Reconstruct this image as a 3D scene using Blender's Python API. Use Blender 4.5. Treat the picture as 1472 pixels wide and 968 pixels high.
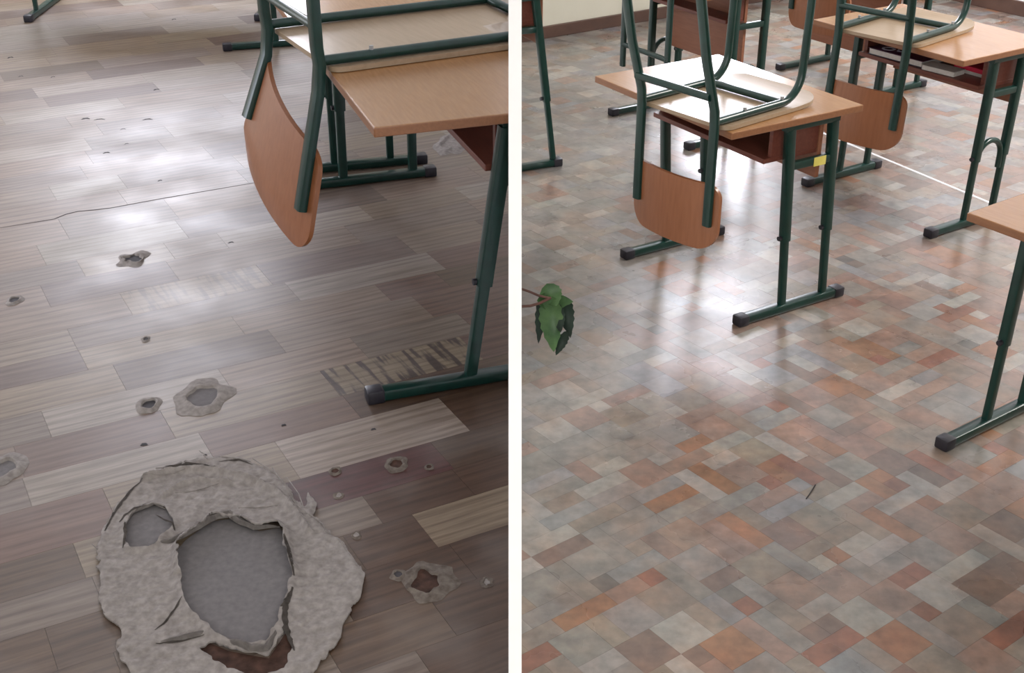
import bpy, bmesh, math, random
from mathutils import Vector, Matrix, noise
random.seed(7)
for o in list(bpy.data.objects): bpy.data.objects.remove(o, do_unlink=True)
S = bpy.context.scene; COL = S.collection

# ------------------------------------------------------------------ camera, world, light, exposure
F, PITCH, HC = 1800.0, 0.483, 1.85
cd = bpy.data.cameras.new('camera'); cam = bpy.data.objects.new('camera', cd); COL.objects.link(cam)
cam.location = (0, 0, HC); cam.rotation_euler = (math.pi/2 - PITCH, 0, 0)
cd.sensor_width = 36.0; cd.lens = F*36.0/1472.0; cd.clip_start = 0.05; S.camera = cam
W = bpy.data.worlds.new('world'); S.world = W; W.use_nodes = True
W.node_tree.nodes['Background'].inputs[0].default_value = (0.75, 0.85, 1, 1)
W.node_tree.nodes['Background'].inputs[1].default_value = 0.5
vs = S.view_settings; vs.view_transform = 'Standard'; vs.look = 'None'; vs.gamma = 1; vs.exposure = 0.15; vs.use_curve_mapping = False

def area(name, loc, direction, sx, sy, power, col, spread=180):
    l = bpy.data.lights.new(name, 'AREA'); l.shape = 'RECTANGLE'; l.size = sx; l.size_y = sy; l.energy = power; l.color = col
    l.spread = math.radians(spread)
    o = bpy.data.objects.new(name, l); COL.objects.link(o); o.location = loc
    o.rotation_euler = Vector(direction).to_track_quat('-Z', 'Y').to_euler(); return o
DAY = (0.89, 0.90, 1.0); FILL = (1.0, 0.955, 0.90)
BD = Vector((0.834, 0.552, 0)); BN = Vector((0.552, -0.834, 0))          # right room: back wall direction and inward normal
BP = Vector((0.178, 7.275, 0))
area('window_light_left', (-2.45, 8.86, 1.62), (0, -1, -0.05), 1.9, 1.35, 165, DAY)
area('window_light_side', (-4.4, 4.6, 1.6), (1, 0, -0.1), 3.6, 1.4, 95, DAY)
p = BP + BD*1.25 + BN*0.14; area('window_light_right', (p.x, p.y, 1.72), BN + Vector((0, 0, -0.05)), 0.95, 1.55, 92, DAY)
p = BP + BD*0.35 + BN*0.14
area('fill_light_left', (-1.6, -.9, 3.02), (0, 0.35, -1), 1.6, 0.6, 24, FILL)  # this and the next: added lamps behind the viewer, whitening the divider end
area('fill_light_right', (1.6, -.9, 3.02), (0, 0.35, -1), 1.6, 0.6, 56, FILL)
area('fill_light_front_left', (-1.2, -1.45, 1.65), (0, 1, -0.02), 1.5, 1.3, 22, (1, 1, 1))  # added fill on both sides, lights the divider end more than the floor
area('fill_light_front_right', (1.2, -1.45, 1.65), (0, 1, -0.02), 1.5, 1.3, 34, (1, 1, 1))
area('fill_light_right_back', (3.7, 4.4, 3.02), (-0.3, 0, -1), 1.6, 0.6, 150, FILL)  # added lamp out of view, brightens the tile room

# ------------------------------------------------------------------ helpers
def ray(x, y):
    cp, sp = math.cos(PITCH), math.sin(PITCH); u, v = (x-736)/F, (y-484)/F
    return Vector((u, -sp*v + cp, -cp*v - sp))
def wp(x, y, z=0.0):
    d = ray(x, y); t = (z-HC)/d.z; return Vector((d.x*t, d.y*t, z))
def pix(P):
    cp, sp = math.cos(PITCH), math.sin(PITCH); y, z = P[1], P[2]-HC
    dz = cp*y - sp*z; return 736 + F*P[0]/dz, 484 + F*(-sp*y - cp*z)/dz
def setp(o, **k):
    for a, b in k.items():
        if b is not None: o[a] = b
    return o
def link(name, me, mat=None, parent=None):
    o = bpy.data.objects.new(name, me); COL.objects.link(o)
    if mat is not None and me is not None and len(me.materials) == 0: me.materials.append(mat)
    if parent: o.parent = parent
    return o
def build(name, bm, mat, parent=None, smooth=False):
    me = bpy.data.meshes.new(name); bm.normal_update(); bm.to_mesh(me); bm.free()
    if smooth:
        for f in me.polygons: f.use_smooth = True
        try: me.set_sharp_from_angle(angle=math.radians(40))
        except Exception: pass
    return link(name, me, mat, parent)
def empty(name, loc=(0, 0, 0), rz=0.0, **k):
    o = bpy.data.objects.new(name, None); COL.objects.link(o); o.empty_display_size = .1
    o.location = loc; o.rotation_euler = (0, 0, rz); return setp(o, **k)
def box(bm, lo, hi, bev=0.0):
    vsn = [bm.verts.new((x, y, z)) for x in (lo[0], hi[0]) for y in (lo[1], hi[1]) for z in (lo[2], hi[2])]
    fs = [(0, 1, 3, 2), (4, 6, 7, 5), (0, 4, 5, 1), (2, 3, 7, 6), (0, 2, 6, 4), (1, 5, 7, 3)]
    faces = [bm.faces.new([vsn[i] for i in f]) for f in fs]
    if bev:
        es = set(e for f in faces for e in f.edges)
        bmesh.ops.bevel(bm, geom=list(es), offset=bev, segments=2, affect='EDGES', profile=.5)
    return bm
def sweep(bm, pts, prof, up=Vector((0, 0, 1)), caps=True):
    """sweep a closed 2D profile [(a,b)] along pts; a along side vector, b along 'up'-ish vector"""
    pts = [Vector(p) for p in pts]; n = len(pts); rings = []
    t0 = (pts[1]-pts[0]).normalized(); s = t0.cross(up)
    if s.length < 1e-3: s = t0.cross(Vector((0, 1, 0)))
    s.normalize()
    for i in range(n):
        t = (pts[min(i+1, n-1)]-pts[max(i-1, 0)]).normalized()
        s = (s - t*s.dot(t)).normalized(); b = s.cross(t)
        k = 1.0
        if 0 < i < n-1:
            c = (pts[i]-pts[i-1]).normalized().dot((pts[i+1]-pts[i]).normalized()); k = 1/max(.6, math.sqrt((1+c)/2))
        rings.append([bm.verts.new(pts[i] + s*(q[0]) + b*(q[1]*k)) for q in prof])
    m = len(prof)
    for i in range(n-1):
        for j in range(m): bm.faces.new((rings[i][j], rings[i][(j+1) % m], rings[i+1][(j+1) % m], rings[i+1][j]))
    if caps: bm.faces.new(list(reversed(rings[0]))); bm.faces.new(rings[-1])
    return bm
def rnd(r, n=10, r2=None):
    r2 = r if r2 is None else r2
    return [(r*math.cos(2*math.pi*i/n), r2*math.sin(2*math.pi*i/n)) for i in range(n)]
def rrect(w, h, r=.004):
    o = []
    for cx, cy, a0 in ((w/2-r, h/2-r, 0), (-w/2+r, h/2-r, 90), (-w/2+r, -h/2+r, 180), (w/2-r, -h/2+r, 270)):
        for k in (0, 45, 90): a = math.radians(a0+k); o.append((cx+r*math.cos(a), cy+r*math.sin(a)))
    return o
def arc(c, r, a0, a1, n, ax, ay):
    return [Vector(c) + Vector(ax)*(r*math.cos(a)) + Vector(ay)*(r*math.sin(a)) for a in [math.radians(a0+(a1-a0)*i/n) for i in range(n+1)]]
def plate(hw, ztop, zbot, rt, rb, thick, curve, nx=26, nz=8):
    """rounded plate in local x (width), z; bends in y by curve*(x/hw)^2"""
    bm = bmesh.new(); xs = []
    for i in range(nx+1): xs.append(hw*math.sin(math.pi/2*(2*i/nx-1)))
    H = (ztop-zbot)
    def lim(x, r):
        d = abs(x)-(hw-r)
        return 0 if d <= 0 else r - math.sqrt(max(0, r*r-d*d))
    front, back = [], []
    for x in xs:
        a, b = zbot+lim(x, rb), ztop-lim(x, rt)
        if b-a < .002: m = (a+b)/2; a, b = m-.001, m+.001
        y = curve*(x/hw)**2
        front.append([bm.verts.new((x, y-thick/2, a+(b-a)*j/nz)) for j in range(nz+1)])
        back.append([bm.verts.new((x, y+thick/2, a+(b-a)*j/nz)) for j in range(nz+1)])
    for i in range(nx):
        for j in range(nz):
            bm.faces.new((front[i][j], front[i+1][j], front[i+1][j+1], front[i][j+1]))
            bm.faces.new((back[i][j], back[i][j+1], back[i+1][j+1], back[i+1][j]))
        bm.faces.new((front[i][0], back[i][0], back[i+1][0], front[i+1][0]))
        bm.faces.new((front[i][nz], front[i+1][nz], back[i+1][nz], back[i][nz]))
    for j in range(nz):
        bm.faces.new((front[0][j], front[0][j+1], back[0][j+1], back[0][j]))
        bm.faces.new((front[nx][j], back[nx][j], back[nx][j+1], front[nx][j+1]))
    return bm
def clip_tree(root, keep_right):
    """trim whatever would pass through the divider wall: it ends at the wall"""
    bpy.context.view_layer.update()
    co = Vector((0.0205 if keep_right else -0.0085, 0, 0)); no = Vector((-1 if keep_right else 1, 0, 0))
    def walk(o):
        for c in o.children: yield from walk(c)
        yield o
    for nm in [q.name for q in walk(root)]:
        o = bpy.data.objects.get(nm)
        if o is None or o.type != 'MESH': continue
        mw = o.matrix_world; d = [(mw @ v.co - co).dot(no) for v in o.data.vertices]
        if max(d) <= 0: continue
        if min(d) >= -.002:
            for c in list(o.children): bpy.data.objects.remove(c, do_unlink=True)
            bpy.data.objects.remove(o, do_unlink=True)
            continue
        if o.data.users > 1: o.data = o.data.copy()
        im = mw.inverted(); bm = bmesh.new(); bm.from_mesh(o.data)
        r = bmesh.ops.bisect_plane(bm, geom=bm.verts[:]+bm.edges[:]+bm.faces[:], plane_co=im @ co, plane_no=(im.to_3x3() @ no).normalized(), clear_outer=True)
        es = [e for e in r['geom_cut'] if isinstance(e, bmesh.types.BMEdge)]
        try: bmesh.ops.edgenet_fill(bm, edges=es)
        except Exception: pass
        bm.to_mesh(o.data); bm.free()

# ------------------------------------------------------------------ materials
def srgb(r, g, b):
    f = lambda c: ((c/255+.055)/1.055)**2.4 if c/255 > .04045 else c/255/12.92
    return (f(r), f(g), f(b), 1)
def newmat(name, rough=.5, spec=.5, metallic=0.0):
    m = bpy.data.materials.new(name); m.use_nodes = True; nt = m.node_tree; b = nt.nodes['Principled BSDF']
    b.inputs['Roughness'].default_value = rough; b.inputs['Specular IOR Level'].default_value = spec; b.inputs['Metallic'].default_value = metallic
    return m, nt, b
def N(nt, t, **k):
    n = nt.nodes.new(t)
    for a, v in k.items():
        if a in n.inputs: n.inputs[a].default_value = v
        else: setattr(n, a, v)
    return n
def ramp(nt, fac, stops):
    r = nt.nodes.new('ShaderNodeValToRGB'); e = r.color_ramp.elements
    while len(e) < len(stops): e.new(.5)
    for i, (p, c) in enumerate(stops): e[i].position = p; e[i].color = c if len(c) == 4 else (*c, 1)
    nt.links.new(fac, r.inputs[0]); return r.outputs[0]
def mul(nt, a, b, t='MULTIPLY', fac=1.0):
    m = nt.nodes.new('ShaderNodeMix'); m.data_type = 'RGBA'; m.blend_type = t; m.inputs[0].default_value = fac
    nt.links.new(a, m.inputs[6]); nt.links.new(b, m.inputs[7]); return m.outputs[2]
def mapped(nt, src, scale=(1, 1, 1), rot=(0, 0, 0)):
    mp = nt.nodes.new('ShaderNodeMapping'); mp.inputs['Scale'].default_value = scale; mp.inputs['Rotation'].default_value = rot
    nt.links.new(src, mp.inputs[0]); return mp.outputs[0]
def bump(nt, h, b, strength=.2, dist=.002):
    n = nt.nodes.new('ShaderNodeBump'); n.inputs['Strength'].default_value = strength; n.inputs['Distance'].default_value = dist
    nt.links.new(h, n.inputs['Height']); nt.links.new(n.outputs[0], b.inputs['Normal'])

def mottled(name, c0, c1, scale=20, rough=.5, spec=.5, detail=4, stretch=(1, 1, 1), bmp=0.0, coord='Object', bdist=.002):
    m, nt, b = newmat(name, rough, spec); tc = N(nt, 'ShaderNodeTexCoord')
    v = mapped(nt, tc.outputs[coord], stretch); n = N(nt, 'ShaderNodeTexNoise', Scale=scale, Detail=detail); nt.links.new(v, n.inputs['Vector'])
    nt.links.new(ramp(nt, n.outputs['Fac'], [(.3, c0), (.7, c1)]), b.inputs['Base Color'])
    if bmp: bump(nt, n.outputs['Fac'], b, bmp, bdist)
    return m
M = {}
M['green'] = mottled('green_enamel', (.0025, .022, .0175), (.004, .032, .025), 30, .28, .5)
M['black'] = mottled('black_plastic', (.012, .011, .016), (.022, .02, .028), 40, .45, .4)
M['top'] = mottled('beech_laminate_top', (.275, .132, .05), (.325, .165, .068), 9, .25, .5, 5, (1.5, 14, 14))
M['edge'] = mottled('brown_edge_banding', (.20, .085, .04), (.245, .11, .052), 9, .35, .4, 5, (2, 14, 14))
M['ply'] = mottled('beech_plywood', (.225, .083, .034), (.27, .105, .047), 7, .3, .5, 5, (14, 14, 1.5))
M['seat'] = mottled('seat_underside_plywood', (.29, .21, .135), (.34, .25, .17), 7, .3, .5, 5, (1.5, 14, 14))
M['shelf'] = mottled('red_brown_board', (.12, .035, .024), (.16, .05, .033), 8, .4, .4, 5, (1.5, 14, 14))
M['panel'] = mottled('modesty_board', (.225, .09, .05), (.27, .112, .063), 8, .4, .4, 5, (1.5, 14, 14))
M['steel'] = mottled('zinc_bolt', (.25, .25, .25), (.35, .35, .36), 50, .3, .6)
M['yellow'] = mottled('yellow_paper', (.55, .47, .10), (.62, .53, .14), 30, .7, .2)
M['white'] = mottled('white_wall_paint', (.93, .93, .93), (.96, .96, .96), 14, .8, .2)
M['cream'] = mottled('cream_wall_paint', (.56, .54, .45), (.60, .58, .49), 5, .7, .2)
M['base'] = mottled('brown_baseboard_paint', (.075, .04, .03), (.10, .055, .04), 12, .4, .4)
M['ceil'] = mottled('ceiling_paint', (.78, .78, .76), (.82, .82, .8), 5, .9, .1)
M['frame'] = mottled('white_window_paint', (.75, .76, .78), (.8, .81, .83), 9, .4, .4)
M['seam'] = mottled('pale_joint_strip', (.60, .60, .62), (.7, .7, .72), 20, .25, .6)
M['sub'] = mottled('grey_screed', (.19, .175, .165), (.24, .22, .205), 12, .9, .1)
M['concrete'] = mottled('bare_concrete', (.13, .122, .125), (.165, .153, .155), 60, .95, .1, 6, bmp=.2)
M['fibre'] = mottled('torn_felt_backing', (.18, .16, .15), (.285, .26, .245), 60, .95, .1, 10, bmp=.5, bdist=.003)
M['fibre_dark'] = mottled('dark_felt', (.085, .068, .058), (.17, .145, .125), 60, .95, .1, 8, bmp=.4)  # darker felt for the rims of the right-hand holes
M['glue'] = mottled('brown_glue_residue', (.022, .011, .008), (.075, .038, .027), 40, .8, .2, bmp=.5)
M['dark'] = mottled('dark_grime', (.03, .028, .03), (.06, .055, .06), 40, .8, .2)
M['leaf'] = mottled('green_leaf', (.035, .10, .035), (.14, .26, .10), 18, .4, .5)
M['leafdark'] = mottled('dark_leaf', (.012, .02, .018), (.03, .06, .04), 20, .5, .4)  # darker tone for some of the leaves
M['stem'] = mottled('brown_twig', (.06, .03, .025), (.10, .05, .04), 40, .7, .2)
M['cover'] = mottled('maroon_book_cover', (.035, .008, .03), (.06, .012, .045), 20, .4, .4)
M['coverblue'] = mottled('navy_book_cover', (.012, .012, .035), (.02, .02, .05), 20, .4, .4)
M['paper'] = mottled('paper_pages', (.5, .48, .45), (.6, .58, .55), 60, .8, .2)
M['letter'] = mottled('pale_cover_print', (.5, .5, .62), (.6, .6, .7), 30, .6, .2)
M['red'] = mottled('red_notebook', (.5, .015, .05), (.6, .025, .07), 20, .5, .3)
M['glass'], nt, b = newmat('window_glass', .02, .5)
b.inputs['Transmission Weight'].default_value = 1; b.inputs['Base Color'].default_value = (.9, .95, 1, 1)

PA = math.radians(28.5)                                    # plank direction in the left room
TA = math.radians(37.0)                                    # tile direction in the right room
def plank_mat(name, attr=False, spalt=False):
    m, nt, b = newmat(name, .33, .5); geo = N(nt, 'ShaderNodeNewGeometry')
    if attr:
        a = N(nt, 'ShaderNodeAttribute', attribute_name='tone'); colr = a.outputs['Color']
        off = None
    else:
        oi = N(nt, 'ShaderNodeObjectInfo'); colr = oi.outputs['Color']; off = oi.outputs['Random']
    pos = mapped(nt, geo.outputs['Position'], (1, 1, 1), (0, 0, -PA))
    if off is not None:
        cm = N(nt, 'ShaderNodeCombineXYZ'); mm = N(nt, 'ShaderNodeMath', operation='MULTIPLY'); mm.inputs[1].default_value = 37.0
        nt.links.new(off, mm.inputs[0]); nt.links.new(mm.outputs[0], cm.inputs[2]); nt.links.new(mm.outputs[0], cm.inputs[0])
        ad = N(nt, 'ShaderNodeVectorMath', operation='ADD'); nt.links.new(pos, ad.inputs[0]); nt.links.new(cm.outputs[0], ad.inputs[1]); pos = ad.outputs[0]
    # long grain streaks, bent by a slow noise so that some boards show arches
    nz = N(nt, 'ShaderNodeTexNoise', Scale=5.0, Detail=2.0); nt.links.new(mapped(nt, pos, (.7, 2, 1)), nz.inputs['Vector'])
    wv = N(nt, 'ShaderNodeTexWave', wave_type='BANDS', bands_direction='Y', Scale=3.2, Distortion=13.0, Detail=2.5)
    wv.inputs['Detail Scale'].default_value = .55; nt.links.new(mapped(nt, pos, (.35, 2.6, 1)), wv.inputs['Vector'])
    g1 = ramp(nt, wv.outputs['Fac'], [(.0, (.74, .70, .67)), (.4, (1, 1, 1)), (1, (1.04, 1.04, 1.04))])
    fine = N(nt, 'ShaderNodeTexNoise', Scale=11.0, Detail=7.0, Roughness=.6); nt.links.new(mapped(nt, pos, (.6, 9, 1)), fine.inputs['Vector'])
    g2 = ramp(nt, fine.outputs['Fac'], [(.3, (.66, .61, .58)), (.7, (1.2, 1.2, 1.2))])
    c = mul(nt, mul(nt, colr, g1), g2)
    if spalt:
        w2 = N(nt, 'ShaderNodeTexNoise', Scale=9.0, Detail=3.0); nt.links.new(mapped(nt, pos, (5.5, .55, 1), (0, 0, .2)), w2.inputs['Vector'])
        c = mul(nt, c, ramp(nt, w2.outputs['Fac'], [(.40, spalt), (.52, (1.05, 1.04, 1.0))]))
    # dusty wear: pale bloom patches
    ws = N(nt, 'ShaderNodeTexNoise', Scale=3.2, Detail=8.0); nt.links.new(geo.outputs['Position'], ws.inputs['Vector'])
    wf = ramp(nt, ws.outputs['Fac'], [(.46, (0, 0, 0)), (.78, (.28, .28, .28))])
    mx = N(nt, 'ShaderNodeMix', data_type='RGBA'); nt.links.new(wf, mx.inputs[0]); nt.links.new(c, mx.inputs[6]); mx.inputs[7].default_value = (.26, .235, .22, 1)
    nt.links.new(mx.outputs[2], b.inputs['Base Color'])
    rr = ramp(nt, ws.outputs['Fac'], [(.3, (.40, .40, .40)), (.7, (.58, .58, .58))]); nt.links.new(rr, b.inputs['Roughness'])
    bump(nt, fine.outputs['Fac'], b, .10, .001)
    return m
def tile_mat(name, attr=False):
    m, nt, b = newmat(name, .3, .6); geo = N(nt, 'ShaderNodeNewGeometry')
    colr = N(nt, 'ShaderNodeAttribute', attribute_name='tone').outputs['Color'] if attr else N(nt, 'ShaderNodeObjectInfo').outputs['Color']
    n1 = N(nt, 'ShaderNodeTexNoise', Scale=11.0, Detail=7.0, Roughness=.62); nt.links.new(geo.outputs['Position'], n1.inputs['Vector'])
    n2 = N(nt, 'ShaderNodeTexNoise', Scale=34.0, Detail=5.0); nt.links.new(geo.outputs['Position'], n2.inputs['Vector'])
    c = mul(nt, colr, ramp(nt, n1.outputs['Fac'], [(.28, (.62, .64, .66)), (.5, (1, 1, 1)), (.72, (1.28, 1.22, 1.17))]))
    c = mul(nt, c, ramp(nt, n2.outputs['Fac'], [(.3, (.85, .85, .85)), (.7, (1.13, 1.13, 1.13))]))
    n4 = N(nt, 'ShaderNodeTexNoise', Scale=7.0, Detail=6.0); nt.links.new(mapped(nt, geo.outputs['Position'], (1, 1, 1), (0, 0, 1)), n4.inputs['Vector'])
    c = mul(nt, c, ramp(nt, n4.outputs['Fac'], [(.35, (1.06, .95, .88)), (.5, (1, 1, 1)), (.66, (.93, 1.0, 1.03))]))
    nt.links.new(c, b.inputs['Base Color'])
    n3 = N(nt, 'ShaderNodeTexNoise', Scale=2.5, Detail=5.0); nt.links.new(geo.outputs['Position'], n3.inputs['Vector'])
    nt.links.new(ramp(nt, n3.outputs['Fac'], [(.3, (.22, .22, .22)), (.7, (.36, .36, .36))]), b.inputs['Roughness'])
    bump(nt, n2.outputs['Fac'], b, .06, .001)
    return m
M['plank'] = plank_mat('printed_plank'); M['plank_attr'] = plank_mat('printed_plank_far', True); M['plank_spalt'] = plank_mat('printed_spalted_plank', False, (.6, .55, .55)); M['plank_spalt_dark'] = plank_mat('printed_dark_spalted_plank', False, (.22, .16, .17))
M['tile'] = tile_mat('printed_tile'); M['tile_attr'] = tile_mat('printed_tile_far', True)

# ------------------------------------------------------------------ the setting
CEIL = 3.1
def prism(name, poly, z0, z1, mat, **k):
    bm = bmesh.new(); lo = [bm.verts.new((x, y, z0)) for x, y in poly]; hi = [bm.verts.new((x, y, z1)) for x, y in poly]
    n = len(poly)
    for i in range(n): bm.faces.new((lo[i], lo[(i+1) % n], hi[(i+1) % n], hi[i]))
    bm.faces.new(list(reversed(lo))); bm.faces.new(hi); bmesh.ops.recalc_face_normals(bm, faces=bm.faces[:])
    return setp(build(name, bm, mat), **k)
DXL, DXR = -0.0068, 0.0188
def wall(name, a, b, mat, inward, thick=.12, holes=(), label=None):
    """vertical wall from a to b; holes [(s0,s1,z0,z1)] are window openings"""
    a, b = Vector((*a, 0)), Vector((*b, 0)); d = (b-a).normalized(); L = (b-a).length; n = Vector((*inward, 0)).normalized()
    bm = bmesh.new(); cuts = sorted(set([0, L] + [v for h in holes for v in h[:2]])); zc = sorted(set([-.05, CEIL] + [v for h in holes for v in h[2:]]))
    for i in range(len(cuts)-1):
        for j in range(len(zc)-1):
            sm, zm = (cuts[i]+cuts[i+1])/2, (zc[j]+zc[j+1])/2
            if any(h[0] < sm < h[1] and h[2] < zm < h[3] for h in holes): continue
            box(bm, (cuts[i], 0, zc[j]), (cuts[i+1], thick, zc[j+1]))
    o = build(name, bm, mat); o.matrix_world = Matrix(((d.x, -n.x, 0, a.x), (d.y, -n.y, 0, a.y), (0, 0, 1, 0), (0, 0, 0, 1)))
    return setp(o, kind='structure', label=label)
def window(name, a, b, inward, h, label):
    a, b = Vector((*a, 0)), Vector((*b, 0)); d = (b-a).normalized(); n = Vector((*inward, 0)).normalized(); s0, s1, z0, z1 = h
    r = empty(name, kind='structure', label=label); r.matrix_world = Matrix(((d.x, -n.x, 0, a.x), (d.y, -n.y, 0, a.y), (0, 0, 1, 0), (0, 0, 0, 1)))
    bm = bmesh.new(); t = .06
    box(bm, (s0, .03, z0), (s0+t, .10, z1)); box(bm, (s1-t, .03, z0), (s1, .10, z1)); box(bm, (s0+t, .03, z0), (s1-t, .10, z0+t)); box(bm, (s0+t, .03, z1-t), (s1-t, .10, z1))
    build('window_frame', bm, M['frame'], r)
    bm = bmesh.new(); m = (s0+s1)/2; box(bm, (m-.03, .035, z0+t), (m+.03, .095, z1-t)); build('mullion', bm, M['frame'], r)
    for u, v in ((s0+t, m-.03), (m+.03, s1-t)):
        bm = bmesh.new(); box(bm, (u, .06, z0+t), (v, .066, z1-t)); build('pane', bm, M['glass'], r)
    bm = bmesh.new(); box(bm, (s0-.08, -.16, z0-.035), (s1+.08, .03, z0)); build('window_sill', bm, M['frame'], r)
    return r
# left room
hl = [(1.05, 3.1, .92, 2.32)]
wall('wall_back_left', (-4.6, 9.0), (DXL, 9.0), M['cream'], (0, -1), holes=hl)
window('window_1', (-4.6, 9.0), (DXL, 9.0), (0, -1), hl[0], 'white framed window in the back wall of the plank floored room')
hs = [(4.2, 8.0, .9, 2.35)]
wall('wall_left', (-4.6, -1.6), (-4.6, 9.0), M['cream'], (1, 0), holes=hs)
window('window_2', (-4.6, -1.6), (-4.6, 9.0), (1, 0), hs[0], 'white framed window in the side wall of the plank floored room')
hf = [(2.6, 4.2, .95, 2.35)]
wall('wall_front_left', (-4.6, -1.6), (DXL, -1.6), M['cream'], (0, 1), holes=hf)
window('added_window_4', (-4.6, -1.6), (DXL, -1.6), (0, 1), hf[0], 'white framed window added for light behind the viewer, plank floored side')  # unseen window, put in to carry the front fill light
# right room: its back wall runs askew, as its desks and tiles do
A0 = BP + BD*(-.19); CR = Vector((2.51, 8.82, 0)); RE = CR + BN*7.0
hr = [(.93, 1.95, .9, 2.55)]
wall('wall_back_right', (A0.x, A0.y), (CR.x, CR.y), M['cream'], (BN.x, BN.y), holes=hr)
window('window_3', (A0.x, A0.y), (CR.x, CR.y), (BN.x, BN.y), hr[0], 'white framed window in the back wall of the tile floored room')
wall('wall_right', (CR.x, CR.y), (RE.x, RE.y), M['white'], (-BD.x, -BD.y))
wall('wall_side_right', (RE.x, RE.y), (RE.x, -1.6), M['cream'], (-1, 0))
hg = [(.38, 1.98, .95, 2.35)]
wall('wall_front_right', (DXR, -1.6), (RE.x, -1.6), M['cream'], (0, 1), holes=hg)
window('added_window_5', (DXR, -1.6), (RE.x, -1.6), (0, 1), hg[0], 'white framed window added for light behind the viewer, tile floored side')  # its unseen counterpart on the tile side, added for the same fill
def board(name, a, b, inward, h, mat, t=.018, label=None):
    a, b = Vector((*a, 0)), Vector((*b, 0)); d = (b-a).normalized(); n = Vector((*inward, 0)).normalized(); bm = bmesh.new()
    box(bm, (0, 0, 0), ((b-a).length, t, h), .003); o = build(name, bm, mat)
    o.matrix_world = Matrix(((d.x, n.x, 0, a.x), (d.y, n.y, 0, a.y), (0, 0, 1, 0), (0, 0, 0, 1))); return setp(o, kind='structure', label=label)
board('baseboard_back_right', (A0.x+.03, A0.y+.02), (CR.x, CR.y), (BN.x, BN.y), .07, M['base'], label='dark brown painted baseboard at the foot of the cream wall')
board('baseboard_right', (CR.x, CR.y), (RE.x, RE.y), (-BD.x, -BD.y), .09, M['base'])
board('baseboard_left', (-4.6, 9.0), (DXL, 9.0), (0, -1), .08, M['base'])
prism('ceiling', [(-4.8, -1.8), (RE.x+.2, -1.8), (RE.x+.2, 9.4), (-4.8, 9.4)], CEIL, CEIL+.1, M['ceil'], kind='structure')
# the divider: a thin white wing wall between the two rooms, its raked end facing us
fw = Vector((0, math.cos(PITCH), -math.sin(PITCH))); upv = Vector((0, math.sin(PITCH), math.cos(PITCH))); C0 = Vector((0, 0, HC)); DD = 2.45
def rake(z): b0 = C0+fw*DD; t = (z-b0.z)/upv.z; return (b0+upv*t).y
prof = [(rake(0), 0), (rake(2.3), 2.3), (rake(2.3), CEIL), (9.0, CEIL), (9.0, 0)]
bm = bmesh.new(); aL = [bm.verts.new((DXL, y, z)) for y, z in prof]; aR = [bm.verts.new((DXR, y, z)) for y, z in prof]
for i in range(5): bm.faces.new((aL[i], aL[(i+1) % 5], aR[(i+1) % 5], aR[i]))
bm.faces.new(aL); bm.faces.new(list(reversed(aR))); bmesh.ops.recalc_face_normals(bm, faces=bm.faces[:])
setp(build('wall_divider', bm, M['white']), kind='structure', label='narrow white upright wall end between the two classrooms')

# ------------------------------------------------------------------ left floor: planks
TL = dict(L=(.345, .29, .235), B=(.295, .225, .155), M=(.285, .21, .155), G=(.235, .18, .142), D=(.175, .117, .088), R=(.19, .108, .077), X=(.10, .034, .028), K=(.145, .088, .05), W=(.11, .06, .035))  # K, W: dark brown boards, with desk shadow put into the tone
floorL = prism('floor_left', [(-4.6, -1.6), (DXL, -1.6), (DXL, 9.0), (-4.6, 9.0)], -.08, -.003, M['sub'], kind='structure', label='worn wood-print linoleum floor with torn holes')
U = Vector((math.cos(PA), math.sin(PA))); V = Vector((-math.sin(PA), math.cos(PA)))
def uv(x, y): q = wp(x, y); return q.xy.dot(U), q.xy.dot(V)
rows = [-2.2, .4]; rows += [.4+.15*i for i in range(1, 13)]       # near, below the frame
rows = [.4+.152*i for i in range(14)] + [2.51, 2.66, 2.865, 3.01, 3.18, 3.34, 3.52, 3.665, 3.83, 4.02, 4.21, 4.375, 4.575, 4.82, 5.005, 5.19, 5.375, 5.56, 5.745, 5.93, 6.115, 6.30, 6.49, 6.68, 6.87, 7.06, 7.25]
while rows[-1] < 10.2: rows.append(rows[-1]+.21)
rows = sorted(r for r in rows if not 2.38 < r < 2.5)
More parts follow.
